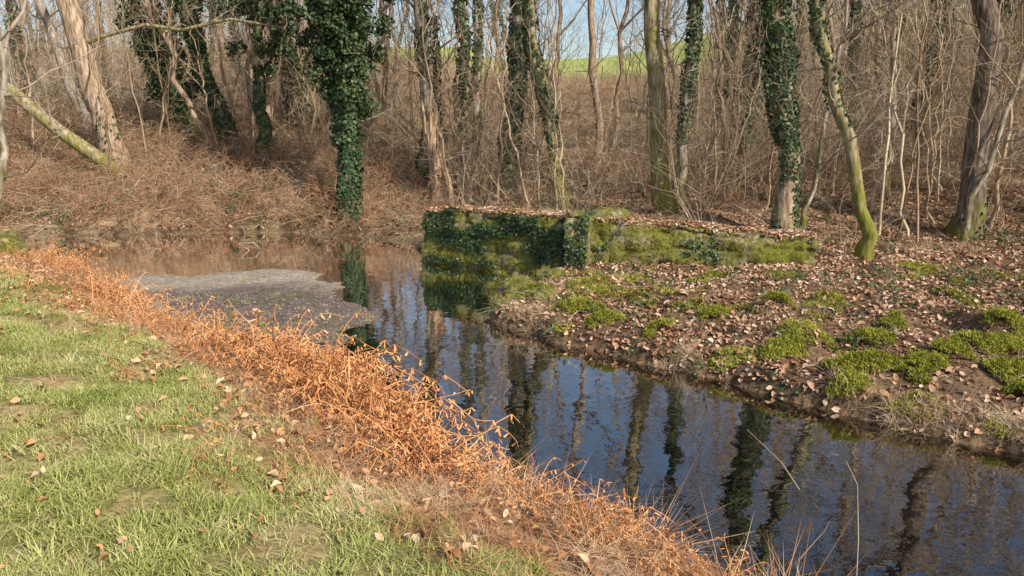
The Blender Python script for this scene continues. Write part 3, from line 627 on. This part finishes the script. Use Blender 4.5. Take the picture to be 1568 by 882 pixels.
for V,n,yaw in((VA,5200,-.62),(VB,4200,-.1)):
    p=wpts(V,n,(8,nf+4),rng);k=fbm(p[:,0]*2.7,p[:,2]*3.5,60)>.46;p=p[k];mp_.append(p);r_=rng.normal(0,.3,(len(p),3));r_[:,0]+=1.0;r_[:,2]=yaw+rng.normal(0,.2,len(p));mr_.append(r_)
v=np.concatenate(RV);v=v[v[:,2]>.05];v=v[rng.integers(0,len(v),1400)]+rng.normal(0,.02,(1400,3));mp_.append(v);mr_.append(rng.normal(0,.5,(1400,3)))
mp_=np.concatenate(mp_);mr_=np.concatenate(mr_);bake('wall_moss',MT,mp_,mr_,R.uniform(.4,.95,len(mp_)),[M_mossg],False)
tp=np.concatenate([wpts(VA,1900,(nf-1,nf+ntp-3),rng),wpts(VB,2300,(nf-1,nf+ntp-3),rng)]);tp[:,2]+=.015
bake('wall_top_leaves',LRs,tp,rots(len(tp),.4),R.uniform(.6,1.1,len(tp)),[M_leafr])
tp=np.concatenate([wpts(VA,60,(nf-2,nf+ntp-3),rng),wpts(VB,110,(nf-2,nf+ntp-3),rng)])
bake('wall_top_grass',DG,tp,rots(len(tp),.5),R.uniform(.3,.6,len(tp)),[M_straw],False)
ia=Acc()
p=wpts(VA,7000,(9,nf),rng);k=fbm(p[:,0]*1.3+5,p[:,2]*1.9,61)+.12*(p[:,2]-.6)>.57;p=p[k];nn=np.tile([[-.55,-.8,.1]],(len(p),1));p=p+nn*rng.uniform(.01,.09,(len(p),1));leafcloud(ia,p,nn,.05,rng)
p=wpts(VP,600,(12,nf+6),rng);k=fbm(p[:,0]*5,p[:,2]*4,66)>.42;p=p[k];nn=np.tile([[-.2,-.95,.2]],(len(p),1));p=p+nn*rng.uniform(.0,.12,(len(p),1));leafcloud(ia,p,nn,.055,rng)
p=wpts(VB,2500,(10,nf),rng);k=fbm(p[:,0]*1.3+5,p[:,2]*1.6,64)>.64;p=p[k];nn=np.tile([[-.1,-1,.1]],(len(p),1));p=p+nn*rng.uniform(.01,.05,(len(p),1));leafcloud(ia,p,nn,.05,rng)
ia.obj('wall_ivy',[M_ivy],smooth=False)
PBs=[rock((0,0,0),(.02,.016,.009),70+k,None,box=.9) for k in range(3)]
M_peb2=mat('bar_pebbles',[(.10,.085,.075),(.20,.17,.15),(.40,.35,.30)],2,isl=.9)
P=sample(11000,(-8,-.5,8.5,14.3),lambda x,y,z,q:(q['sb']>-.7)*(q['sd']<0)*np.where(y<12,.6,.08));bake('gravel_bar_pebbles',PBs,P,rots(len(P),.3),R.uniform(.3,1.2,len(P)),[M_peb2])
P=sample(16000,(-3,6,3,12),lambda x,y,z,q:(q['sd']<-.02)*.45*np.clip(1.1+q['sd']*1.2,.05,1),.01);bake('sunken_leaves',LRs,P,rots(len(P),.2),R.uniform(.6,1.1,len(P)),[M_leafm])
P=sample(1500,(-7,-1.5,8.5,14),lambda x,y,z,q:(q['sb']>0)*(q['sd']<0)*(z>0)*np.where(y<12,.35,.03),.0);bake('bar_sprouts',GT,P,rots(len(P),.2),R.uniform(.4,.9,len(P)),[M_grass],False)
acc=Acc();rng=np.random.default_rng(4)
tube(acc,[(2.25,5.3,-.05),(2.15,5.6,.12),(1.95,5.9,.28)],[.006,.006,.003],4)
tube(acc,[(2.0,3.9,-.1),(2.02,4.0,.4),(1.98,4.0,.75),(1.9,4.0,.9)],[.004,.004,.003,.002],4)
branch(acc,np.array([1.35,3.85,0.]),np.array([.5,-.2,.7]),.6,.004,0,rng,(2,),0,sides=(4,3,3))
tube(acc,[(-5.7,16.3,-.02),(-5.9,16.2,.18),(-5.6,16.3,.16),(-5.5,16.3,.05)],[.02,.02,.015,.01],5)
acc.obj('floating_twigs',[M_twig])
# ---------------------------------------------------------------- light, sky, camera
el=math.radians(36);az=math.radians(136)
wd=bpy.data.worlds.new('World');sc.world=wd;wd.use_nodes=True;N=wd.node_tree.nodes;Lk=wd.node_tree.links
sk=N.new('ShaderNodeTexSky');sk.sky_type='NISHITA';sk.sun_disc=False;sk.sun_elevation=el;sk.sun_rotation=az;sk.air_density=1;sk.dust_density=1.2;sk.ozone_density=1
Lk.new(sk.outputs[0],N['Background'].inputs[0]);N['Background'].inputs[1].default_value=.15
sl=bpy.data.lights.new('sun','SUN');sl.energy=5;sl.angle=math.radians(.5);sl.color=(1,.93,.82)
so=bpy.data.objects.new('sun',sl);sc.collection.objects.link(so)
sv=Vector((math.sin(az)*math.cos(el),math.cos(az)*math.cos(el),math.sin(el)));so.rotation_euler=sv.to_track_quat('Z','Y').to_euler()
cam=bpy.data.cameras.new('camera');cam.sensor_width=36;cam.lens=36*1162/1568;cam.clip_end=2000
co=bpy.data.objects.new('camera',cam);sc.collection.objects.link(co);co.location=(0,0,2.8);co.rotation_euler=(math.radians(77.4),0,0);sc.camera=co
sc.view_settings.view_transform='Standard';sc.view_settings.look='None';sc.view_settings.exposure=0
